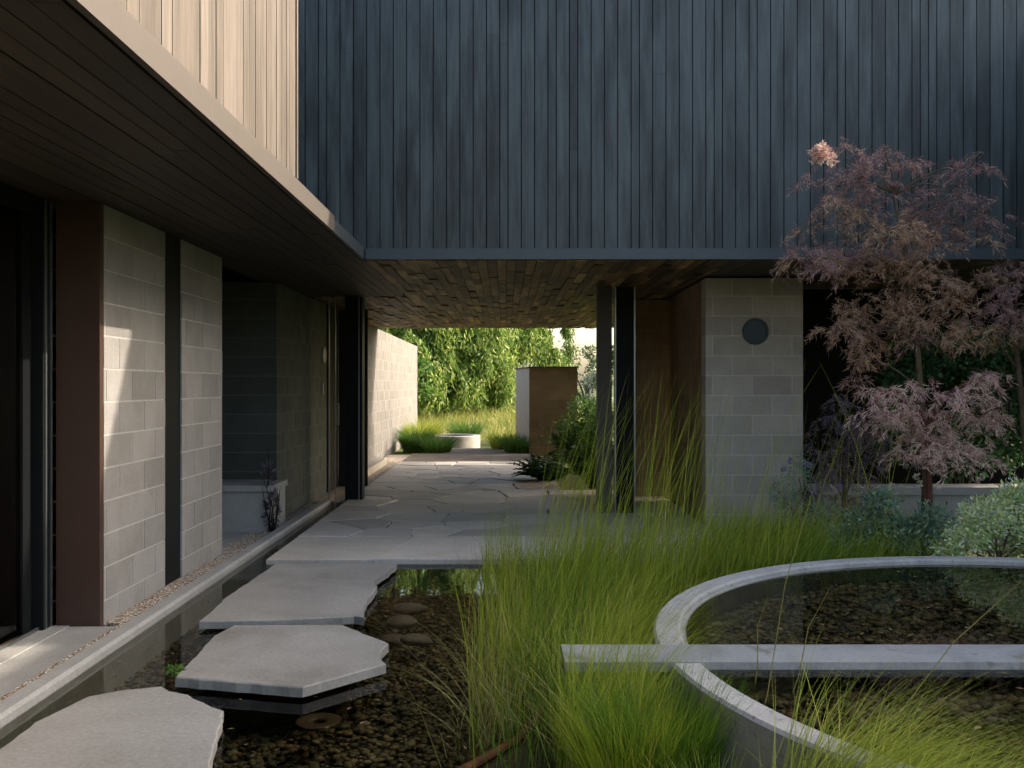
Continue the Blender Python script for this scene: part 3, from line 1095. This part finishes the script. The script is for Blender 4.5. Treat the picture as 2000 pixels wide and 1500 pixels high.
# stems in front of the beam's left end
p = scatter(650, .18, .52, 3.42, 3.75, -.15)
p = p[outside_ring(p, .02)]
n = len(p)
rd.append(blades(p, rng.uniform(.42, .75, n), rng.uniform(.0022, .004, n), rng.uniform(.05, .6, n), rng.normal(.4, .9, n), rng.uniform(0, .2, n), 8, .3))
# tall flowering stalks
p = np.r_[scatter(170, .10, 1.1, 5.2, 7.4, -.1), scatter(150, .9, 2.7, 6.35, 7.6, -.06)]
p = p[outside_ring(p)]
n = len(p)
rd.append(blades(p, rng.uniform(.8, 1.75, n), rng.uniform(.003, .0055, n), rng.uniform(.05, .42, n), rng.normal(.1, .55, n), rng.uniform(0, .06, n), 8, .12))
v, f = merge(rd)
tag(link("reeds", np_mesh("reeds", v, f), M['reed']), "yellow-green reeds growing from the pool beside the raised round pond", "reeds", None, "stuff")

# dry straw among the reeds
p = np.r_[scatter(420, -.16, .25, 3.75, 5.2, -.2), scatter(160, .2, .6, 3.3, 3.8, -.12), scatter(420, -.2, .75, 3.8, 7.4, -.15), scatter(260, .8, 2.8, 6.4, 7.6, -.06)]
p = p[outside_ring(p)]
n = len(p)
v, f = blades(p, rng.uniform(.25, .7, n), rng.uniform(.0024, .0045, n), rng.uniform(.1, .9, n), rng.uniform(-3.1, 3.1, n), rng.uniform(0, .3, n), 7, .9)
tag(link("dry_grass", np_mesh("dry_grass", v, f), M['straw']), "dry straw blades mixed through the reed stand", "grass", None, "stuff")

# green undergrowth inside the reed stand
rd = []
cents = [(rng.uniform(.05, .75), rng.uniform(3.6, 7.2)) for _ in range(45)]
p = clumpy(2800, cents, .10, -.12)
p = p[outside_ring(p)]
n = len(p)
rd.append(blades(p, rng.uniform(.25, .55, n), rng.uniform(.003, .006, n), rng.uniform(.1, .7, n), rng.uniform(-math.pi, math.pi, n), .1))
cents = [(rng.uniform(1.6, 3.2), rng.uniform(6.3, 7.6)) for _ in range(40)]
p = clumpy(5000, cents, .12, -.06)
p = p[outside_ring(p)]
n = len(p)
rd.append(blades(p, rng.uniform(.3, .6, n), rng.uniform(.003, .006, n), rng.uniform(.15, .8, n), rng.normal(.1, .9, n), .1))
v, f = merge(rd)
tag(link("undergrowth", np_mesh("undergrowth", v, f), M['reed_dark']), "fine dark green grass filling in below the reeds", "grass", None, "stuff")


def tussock(x, y, z, n, L, spread, mat, label, w=.004, dirc=None, dsig=3.0, droop=.25, rad=.08, group=None, lean=(.25, 1.0)):
    a = rng.random(n) * 6.283
    r = rad * np.sqrt(rng.random(n))
    p = np.c_[x + r * np.cos(a), y + r * np.sin(a), np.full(n, z)]
    ld = a + rng.normal(0, .5, n) if dirc is None else rng.normal(dirc, dsig, n)
    v, f = blades(p, rng.uniform(.6, 1.05, n) * L, w * rng.uniform(.7, 1.2, n), rng.uniform(*lean, n) * spread, ld, droop * rng.uniform(.4, 1.2, n), 8)
    o = link("grass_tussock", np_mesh("grass_tussock", v, f), mat)
    return tag(o, label, "grass tussock", group)


tussock(.56, 3.42, -.15, 2000, .56, .5, M['reed_dark'], "dense dark green grass tussock in front of the beam's left end", .0042, None, 3, .12, .17)
tussock(.42, 3.35, -.15, 900, .50, .5, M['reed'], "thin yellowish tussock beside the rusty edging", .004, None, 3, .1, .13)
tussock(.86, 2.68, -.1, 2300, .90, 1.0, M['lime_grass'], "lime green tussock combed over the near rim of the round pond", .0034, .2, .45, .40, .14, None, (.5, 1.2))
tussock(.95, 2.30, -.1, 2600, .86, 1.0, M['lime_grass'], "lime green tussock trailing into the lower right corner", .0034, .22, .45, .45, .14, None, (.5, 1.25))
tussock(1.15, 1.98, -.1, 2400, .84, 1.0, M['lime_grass'], "lime green tussock at the photo's bottom edge, rightmost of the three on the pond's rim", .0036, .3, .45, .55, .15, None, (.7, 1.35))
tussock(.66, 3.05, -.1, 300, .36, .7, M['reed'], "short tussock leaning on the outside of the round pond", .004, None, 3, .2, .10)
tussock(.62, 2.55, -.1, 500, .42, .9, M['lime_grass'], "small bright tussock at the bottom edge below the pond wall", .0045, None, 3, .3, .08)

# tall single stalks crossing the water of the round pond
for i, (x0_, y0_, x1_, y1_, d, lab) in enumerate(((1480, 1300, 1500, 1165, 3.6, "thin ochre stalk leaning over the beam, nearest the pond's left rim"),
                                                (1560, 1320, 1620, 1150, 3.5, "thin ochre stalk second along the beam"),
                                                (1500, 1350, 1590, 950, 3.4, "tall stalk with a seed head rising from the pond's near rim"),
                                                (1755, 1395, 1995, 1135, 3.2, "long yellow stalk leaning right across the pond"))):
    a, e = P(x0_, y0_, d), P(x1_, y1_, d - .1)
    m_ = (a + e) / 2 + Vector((-.02, 0, .02))
    root = a + (a - e).normalized() * .25
    b = MB()
    b.tube([root, a, m_, e], [.0022, .0022, .0018, .001], 5)
    o = b.build("grass_stalk", M['straw'])
    tag(o, lab, "stalk", "single stalks over the round pond")
for (x0_, y0_, x1_, y1_, lab) in ((862, 1500, 790, 1328, "pale dead stalk leaning out of the pool near the bottom"),
                                  (872, 1480, 850, 1415, "short pale dead stalk next to the longer one")):
    a, e = Vector(G(x0_, y0_, -.09)), Vector(G(x1_, y1_, -.04))
    b = MB()
    b.tube([a, (a + e) / 2 + Vector((.004, 0, .02)), e], [.0025, .002, .001], 5)
    tag(b.build("dead_stalk", M['straw']), lab, "stalk", "dead stalks in the pool")


# ------------------------------------------------------------------ trees and shrubs in the court
def branch_to(mb, base, tip, r0, r1, sag=.08, n_=6):
    base, tip = Vector(base), Vector(tip)
    pts = []
    for i in range(n_ + 1):
        t = i / n_
        q = base.lerp(tip, t)
        q.z += sag * math.sin(math.pi * t)
        q.x += .02 * math.sin(5 * t + base.x * 9) * min(1, r0 * 80)
        pts.append(q)
    mb.tube(pts, [r0 + (r1 - r0) * i / n_ for i in range(n_ + 1)], 6)


def needle_pads(pads, d0, dens, L, w, droopiness=.9, twig=.155):
    """pads: (px, py, rx, ry) in photo pixels; needles hang outward and down"""
    out = []
    for (px, py, rx, ry) in pads:
        d = d0 + random.uniform(-.35, .25)
        c = P(px, py, d)
        r = np.array((rx * d / F, rx * d / F * .8, ry * d / F))
        n_ = int(dens * r[0] * max(r[2], .08) * 1000)
        # arching twigs leave the pad's heart; needles sit along them and hang
        k_ = max(5, int(n_ / 34))
        a = rng.random(k_) * 6.283
        out_d = np.stack([np.cos(a), np.sin(a), rng.uniform(-.25, .55, k_)], 1)
        st = np.array(c) + rng.normal(size=(k_, 3)) * r * .42
        ln = rng.uniform(.5, 1.15, k_)[:, None, None] * twig
        t = rng.random((k_, 34, 1))
        pos = st[:, None] + out_d[:, None] * ln * t * np.array((1, 1, .8)) + np.array((0, 0, -1.0)) * ln * .75 * t ** 2
        dirv = out_d[:, None] * np.array((.7, .7, .2)) + rng.normal(size=(k_, 34, 3)) * .42
        dirv[..., 2] -= droopiness * (.35 + .5 * t[..., 0])
        q = (pos + rng.normal(size=pos.shape) * .006).reshape(-1, 3)
        out.append(leaves(q, dirv.reshape(-1, 3), L * rng.uniform(.5, 1.25, len(q)), w * rng.uniform(.7, 1.2, len(q))))
    return merge(out)


def needle_tree(name, label, base, d0, trunk_px, pads_by_mat, bark, dens=22, L=.056, w=.0048, cat="tree"):
    o = thing(name, label, cat, base)
    tb = MB()
    pts = [Vector(base)] + [P(x, y, d0) for x, y in trunk_px]
    tb.tube(pts, [.030 - .018 * i / (len(pts) - 1) for i in range(len(pts))], 8)
    for pads in pads_by_mat.values():
        for (px, py, rx, ry) in pads:
            tip = P(px, py, d0)
            best = min(pts[1:], key=lambda q: (q - tip).length + max(0, q.z - tip.z) * 2)
            branch_to(tb, best, tip, .009, .003, .06)
            for _ in range(3):
                e = tip + Vector((random.uniform(-1, 1) * rx, random.uniform(-1, 1) * rx, random.uniform(-.5, .8) * ry)) * (d0 / F)
                branch_to(tb, tip, e, .003, .0012, .02, 3)
    tb.build("trunk", M[bark], o, True)
    mats = list(pads_by_mat)
    for mat, pads in list(pads_by_mat.items()):
        extra = []
        for (px, py, rx, ry) in pads:
            for _ in range(1):
                a = random.uniform(0, 6.283)
                extra.append((px + rx * 1.05 * math.cos(a), py + ry * 1.05 * math.sin(a), rx * random.uniform(.22, .4), ry * random.uniform(.3, .5)))
        other = mats[(mats.index(mat) + 1) % len(mats)]
        k_ = len(extra) // 2
        pads_by_mat[mat] = pads_by_mat[mat] + extra[:k_]
        pads_by_mat[other] = pads_by_mat[other] + extra[k_:]
    for mat, pads in pads_by_mat.items():
        v, f = needle_pads(pads, d0, dens, L, w)
        link("crown", np_mesh("crown", v, f), M[mat], o)
    return o


mauve = [(1690, 315, 62, 45), (1640, 365, 60, 38), (1730, 290, 32, 24), (1860, 370, 62, 52), (1898, 325, 28, 30), (1810, 412, 70, 38), (1700, 375, 60, 40),
         (1775, 318, 14, 12), (1870, 440, 65, 45), (1920, 420, 30, 45), (1585, 482, 48, 30), (1560, 500, 30, 22), (1650, 500, 60, 35), (1600, 520, 45, 28), (1720, 480, 60, 35)]
ochre = [(1650, 420, 55, 40), (1740, 450, 90, 45), (1800, 480, 70, 45), (1700, 500, 80, 40), (1780, 530, 95, 40), (1740, 585, 100, 35), (1660, 600, 55, 30),
         (1840, 590, 85, 45), (1690, 660, 75, 35), (1780, 650, 85, 35), (1680, 700, 35, 35), (1860, 640, 70, 35), (1900, 560, 60, 40), (1640, 640, 45, 30)]
tr = needle_tree("red_leaf_tree", "tall feathery tree with mauve and bronze needle leaves against the charred wall", P(1805, 1075, 7.05), 7.05,
                 [(1808, 900), (1798, 760), (1790, 660), (1775, 560), (1765, 470), (1745, 380)], {'mauve': mauve, 'ochre': ochre}, 'bark')
v, f = needle_pads([(1600, 290, 14, 14), (1612, 300, 13, 12), (1598, 302, 10, 10)], 6.55, 160, .030, .006, .3, .05)
o = link("sunlit_tuft", np_mesh("sunlit_tuft", v, f), M['pink'], tr)
o["label"] = "sunlit salmon tuft at the crown's top left"
b = MB()
branch_to(b, P(1690, 330, 7.0), P(1605, 297, 6.62), .004, .002, .02)
b.build("twig", M['bark'], tr)

needle_tree("red_leaf_tree", "lower rose-pink feathery tree with red stems in front of the low wall", P(1818, 1070, 6.75), 6.75,
            [(1815, 960), (1812, 880), (1805, 830)],
            {'pink': [(1720, 765, 40, 18), (1790, 800, 70, 35), (1860, 765, 75, 32), (1910, 815, 65, 42), (1835, 845, 75, 45), (1930, 730, 45, 14), (1740, 820, 40, 16), (1890, 890, 65, 22), (1820, 890, 45, 30)]},
            'red_bark', 34, .055, .005)
needle_tree("red_leaf_tree", "feathery tree at the right edge, half out of the photo", P(2010, 1060, 7.3), 7.3,
            [(2005, 900), (1990, 720), (1975, 600), (1960, 540)],
            {'mauve': [(1960, 520, 50, 32), (1985, 600, 60, 35), (1940, 610, 55, 28), (2000, 560, 40, 40)], 'ochre': [(1985, 650, 60, 30), (1900, 650, 50, 25), (2040, 620, 60, 60)]}, 'bark')
needle_tree("smoke_bush", "dark plum feathery shrub against the black recess beside the grey pier", P(1650, 1055, 7.6), 7.6,
            [(1650, 980), (1652, 900), (1660, 850)],
            {'plum': [(1640, 840, 55, 45), (1690, 830, 40, 45), (1615, 900, 45, 50), (1665, 925, 60, 35), (1600, 940, 30, 40), (1720, 880, 35, 35), (1640, 790, 35, 25), (1650, 980, 70, 35)]}, 'bark', 26, .055, .0048, "shrub")


def leaf_shrub(name, label, base, blobs, d0, n_, L, w, mat, cat="shrub", flowers=None, upb=.25):
    """blobs: (px, py, rx, ry)"""
    o = thing(name, label, cat, base)
    st = MB()
    out = []
    tot = sum(bx[2] * bx[3] for bx in blobs)
    for (px, py, rx, ry) in blobs:
        c = P(px, py, d0 + random.uniform(-.15, .15))
        st.tube([Vector(base), Vector(base).lerp(c, .6) + Vector((.02, 0, .03)), c], [.009, .006, .003], 5)
        k_ = max(30, int(n_ * rx * ry / tot))
        r = np.array((rx, rx * .9, ry)) * d0 / F
        q, dr = ellipsoid(k_, c, r, .35)
        dv = dr + rng.normal(size=(k_, 3)) * .6
        dv[:, 2] += upb
        out.append(leaves(q, dv, L * rng.uniform(.6, 1.2, k_), w * rng.uniform(.7, 1.2, k_)))
    v, f = merge(out)
    st.build("stem", M['bark'], o)
    link("foliage", np_mesh("foliage", v, f), M[mat], o)
    if flowers:
        for (px, py, d) in flowers[1]:
            c = np.array(P(px, py, d))
            q, dr = ellipsoid(30, c, (.014, .014, .018), .3)
            v, f = leaves(q, dr, .022, .016)
            link("flower", np_mesh("flower", v, f), M[flowers[0]], o)
    return o


leaf_shrub("shrub", "pale variegated shrub beside the far rim at the right edge", P(1950, 1100, 6.5),
           [(1930, 1010, 65, 45), (1985, 980, 50, 50), (1880, 1050, 60, 35), (1960, 1060, 70, 40), (2040, 1030, 60, 70), (1850, 1075, 40, 22)], 6.5, 9000, .032, .017, 'pale_leaf')
leaf_shrub("shrub", "low blue-green shrub at the foot of the red-stemmed tree", P(1760, 1100, 6.7),
           [(1700, 1020, 60, 40), (1760, 1040, 70, 45), (1820, 1020, 45, 45), (1650, 1050, 50, 30), (1790, 1075, 60, 25), (1720, 975, 40, 25)], 6.7, 4600, .04, .016, 'blue_leaf',
           "shrub", ('blossom', [(1790, 930, 6.7), (1917, 932, 6.9), (1796, 945, 6.7), (1742, 950, 6.8)]))
leaf_shrub("shrub", "slender grey-green shrub in front of the grey pier's right foot", P(1570, 1060, 7.3),
           [(1560, 930, 28, 50), (1545, 990, 40, 40), (1600, 1010, 45, 40), (1520, 960, 22, 40)], 7.3, 1500, .045, .008, 'blue_leaf', "shrub", ('violet', [(1545, 900, 7.3), (1575, 905, 7.3), (1640, 950, 7.3), (1590, 960, 7.2), (1530, 915, 7.3)]))
leaf_shrub("shrub", "big deep green shrub filling the shade behind the low wall", P(1880, 985, 9.3),
           [(1790, 700, 60, 60), (1880, 700, 80, 70), (1960, 740, 80, 90), (1760, 850, 70, 70), (1860, 870, 90, 70), (1960, 860, 80, 70), (1750, 760, 35, 40), (2040, 760, 80, 130)], 9.25, 7000, .09, .045, 'deep_leaf')
leaf_shrub("shrub", "small green seedling between two stone slabs", Vector(G(345, 1318, -.08)), [(340, 1308, 14, 7), (352, 1312, 10, 5)], 4.55, 90, .03, .018, 'green_leaf', "plant")

# ferns in the passage
def fern(label, px, py, dz, n_, L, mat, tilt=(.5, 1.1)):
    x, y, z = G(px, py, 0.0)
    o = thing("fern", label, "fern", (x, y, 0))
    out, st = [], MB()
    for i in range(n_):
        a = random.uniform(0, 6.283)
        l_ = L * random.uniform(.6, 1.1)
        tl = random.uniform(*tilt)
        pts = []
        for k_ in range(9):
            t = k_ / 8
            pts.append(Vector((x + math.cos(a) * l_ * t * math.sin(tl), y + math.sin(a) * l_ * t * math.sin(tl), dz + l_ * (t * math.cos(tl) * 1.25 - .45 * t * t))))
        st.tube(pts, [.004 - .003 * k_ / 8 for k_ in range(9)], 4)
        for k_ in range(1, 9):
            for s_ in (-1, 1):
                for h_ in (0, .5):
                    c = pts[k_ - 1].lerp(pts[k_], h_)
                    sd = Vector((-math.sin(a), math.cos(a), .15)) * s_ + Vector((math.cos(a), math.sin(a), -.1)) * .5
                    w_ = .17 * math.sin(math.pi * min(1, .15 + k_ / 9.5)) + .03
                    out.append((c, sd, w_ * random.uniform(.8, 1.1)))
    c = np.array([q[0] for q in out])
    dv = np.array([q[1] for q in out])
    v, f = leaves(c, dv, np.array([q[2] for q in out]), .062, np.array((0, 0, 1.0)))
    st.build("stem", M['green_leaf'], o)
    link("frond", np_mesh("frond", v, f), M[mat], o)
    return o


fern("tall green fern in front of the brown pillar", 1135, 925, 0, 46, 1.25, 'green_leaf', (.12, .75))
fern("dark spreading fern low beside the paving", 1070, 938, 0, 34, .75, 'deep_leaf', (.6, 1.2))
fern("dark fern tucked behind the gate post", 1165, 950, 0, 36, 1.0, 'deep_leaf', (.2, .9))

# twig plant beside the bench
o = thing("potted_plant", "spindly dark twig plant at the end of the pale bench", "plant", (-2.24, 9.35, -.04))
b = MB()
for i in range(7):
    a = Vector((-2.30 + random.uniform(-.03, .05), 9.2 + random.uniform(-.03, .1), -.03))
    e = a + Vector((random.uniform(-.10, .10), random.uniform(-.1, .1), random.uniform(.35, .55)))
    b.tube([a, a.lerp(e, .5) + Vector((random.uniform(-.03, .03), 0, 0)), e], [.009, .006, .002], 5)
b.tube([(-2.33, 9.25, .40), (-2.325, 9.25, .6), (-2.33, 9.25, .83)], [.008, .006, .002], 5)
b.build("stem", M['black_metal'], o)
q, dr = ellipsoid(170, (-2.30, 9.27, .18), (.07, .09, .22), .3)
q2, dr2 = ellipsoid(60, (-2.33, 9.25, .52), (.045, .045, .14), .3)
v, f = leaves(np.r_[q, q2], np.r_[dr, dr2] + np.array((0, 0, .5)), .07, .022)
link("foliage", np_mesh("foliage", v, f), M['plum'], o)

# ------------------------------------------------------------------ the garden beyond the passage
b = MB()
rc = G(893, 872, -.0)
b.lathe([(.62, -.06), (.66, -.06), (.66, .22), (.65, .235), (.53, .235), (.52, .22), (.52, -.06)], -1.25, 22.2, 64)
tag(b.build("round_trough", M['rim']), "low round concrete trough in the sunny garden beyond the passage", "trough")
b = MB()
b.box(-1.93, .6, 17.36, 19.6, -.06, -.012)
b.box(-1.3, .3, 19.602, 21.3, -.06, -.016)
tag(b.build("path", M['path']), "brown path beyond the flagstones, its colour darkened in place of shade", None, None, "structure")

for (x, y, n_, L, mat, lab) in ((-1.95, 20.6, 900, .75, 'green_leaf', "bushy green tussock at the foot of the sunlit wall"),
                                (-1.45, 20.1, 700, .55, 'green_leaf', "low green tussock just left of the far path"),
                                (.28, 20.0, 800, .6, 'green_leaf', "green tussock against the left foot of the brown pillar"),
                                (-.05, 21.2, 500, .6, 'reed', "olive tussock right of the round trough"),
                                (-1.0, 24.0, 900, .8, 'green_leaf', "bright green tussock directly behind the round trough"),
                                (-2.0, 22.3, 700, .9, 'reed', "tall olive tussock left of the round trough")):
    tussock(x, y, -.06, n_, L, .9, M[mat], lab, .013, None, 3, .3, .28, "tussocks in the far garden")

p = np.c_[rng.uniform(-9, 9, 16000), rng.uniform(24, 37, 16000)]
p = np.c_[p, [hills(a, c) - .06 for a, c in p]]
n = len(p)
v, f = blades(p, rng.uniform(.15, .48, n), rng.uniform(.012, .026, n), rng.uniform(.05, .6, n), rng.uniform(-3, 3, n), .05, 4)
tag(link("meadow_grass", np_mesh("meadow_grass", v, f), M['meadow']), "long sunlit yellow-green meadow grass before the trees", "grass", None, "stuff")


def weeping_tree(label, x, y, H, R, n_strands, mat, leaf=(.22, .07), low=.5):
    z0 = hills(x, y) - .06
    o = thing("weeping_tree", label, "tree", (x, y, z0))
    tb = MB()
    tb.tube([(x, y, z0), (x + .1, y, z0 + H * .3), (x, y + .1, z0 + H * .6)], [.32, .26, .15], 9)
    out = []
    for i in range(26):
        a = i * 2.4
        e = Vector((x + math.cos(a) * R * .6, y + math.sin(a) * R * .6, z0 + H * random.uniform(.6, .95)))
        branch_to(tb, (x, y, z0 + H * random.uniform(.3, .55)), e, .09, .03, .5)
    tb.build("trunk", M['bark'], o, True)
    # bunches of hanging strands with gaps between the bunches
    for k_ in range(n_strands // 20):
        a, rr = random.uniform(0, 6.283), R * math.sqrt(random.uniform(.1, 1))
        bx_, by_ = x + rr * math.cos(a), y + rr * math.sin(a)
        btop = z0 + 1.5 + (H * (1 - .45 * (rr / R) ** 2) - 1.5) * random.random() ** 1.25
        bl = random.uniform(.9, 2.3)
        for _ in range(20):
            g_ = abs(random.gauss(0, .30))
            w_ = random.uniform(0, 6.283)
            cx_, cy_ = bx_ + g_ * math.cos(w_), by_ + g_ * math.sin(w_)
            top = btop - g_ * .9
            ln = min(bl * random.uniform(.5, 1.1), top - z0 - low * random.uniform(.3, 1.3))
            if ln < .25:
                continue
            m_ = int(17 * ln) + 8
            t = rng.random(m_)
            q = np.c_[cx_ + rng.normal(0, .07, m_), cy_ + rng.normal(0, .07, m_), top - t * ln]
            dv = rng.normal(size=(m_, 3)) * .5
            dv[:, 2] -= .9
            out.append(leaves(q, dv, leaf[0] * rng.uniform(.6, 1.3, m_), leaf[1] * rng.uniform(.7, 1.3, m_)))
    v, f = merge(out)
    link("crown", np_mesh("crown", v, f), M[mat], o)


weeping_tree("broad weeping green tree filling the left of the far garden", -3.4, 34, 9.0, 3.4, 2500, 'willow_leaf')
weeping_tree("pale green weeping tree in the middle of the far garden", -.5, 40, 9.0, 3.3, 2500, 'willow_leaf')
weeping_tree("tall dark weeping tree further back between the other two", -2.2, 50, 11, 5, 1700, 'green_leaf', (.28, .1), 1)
weeping_tree("weeping tree behind the sunlit wall's end", -8.2, 38, 8, 4.0, 900, 'willow_leaf')


def round_tree(name, label, x, y, H, R, n_, mat, leaf=(.14, .07), group=None):
    z0 = hills(x, y) - .06
    o = thing(name, label, "tree", (x, y, z0), group)
    tb = MB()
    tb.tube([(x, y, z0), (x + .05, y, z0 + H * .4), (x, y, z0 + H * .7)], [.14, .1, .05], 8)
    out = []
    for i in range(14):
        c = np.array((x + random.gauss(0, .45) * R, y + random.gauss(0, .45) * R, z0 + H * random.uniform(.35, .95)))
        branch_to(tb, (x, y, z0 + H * random.uniform(.3, .6)), c, .04, .015, .15)
        q, dr = ellipsoid(n_ // 14, c, np.array((.42, .42, .34)) * R, .4)
        dv = dr + rng.normal(size=q.shape) * .6
        out.append(leaves(q, dv, leaf[0], leaf[1]))
    tb.build("trunk", M['bark'], o, True)
    v, f = merge(out)
    link("crown", np_mesh("crown", v, f), M[mat], o)


round_tree("silver_shrub", "silvery shrub rising just behind the brown pillar", 1.0, 23.2, 1.9, .75, 2800, 'silver_leaf', (.09, .03))
round_tree("far_tree", "hazy olive tree beside the gate post under the bright sky", 4.1, 42, 2.6, 1.0, 2400, 'olive_leaf')
round_tree("far_tree", "small grey-green bush low on the right beyond the pillar", 2.5, 29, 1.7, .8, 2400, 'silver_leaf', (.12, .05))
round_tree("far_tree", "bright green bush at the meadow's left end", -3.3, 29, 2.2, .9, 2200, 'green_leaf', (.14, .08))
round_tree("shade_tree", "added bushy tree, unseen behind the gate post, shading the far floor", 3.3, 19.7, 3.7, 1.35, 5200, 'green_leaf', (.12, .06))  # hidden tree added to shade the floor beyond the passage
round_tree("garden_shrub", "leafy yellow-green shrub at the right foot of the brown pillar", 1.75, 18.8, 1.15, .75, 3000, 'green_leaf', (.09, .04))
round_tree("far_tree", "large tree spreading beyond the added shade wing", 13, 44, 9, 4, 4000, 'olive_leaf', (.3, .14))
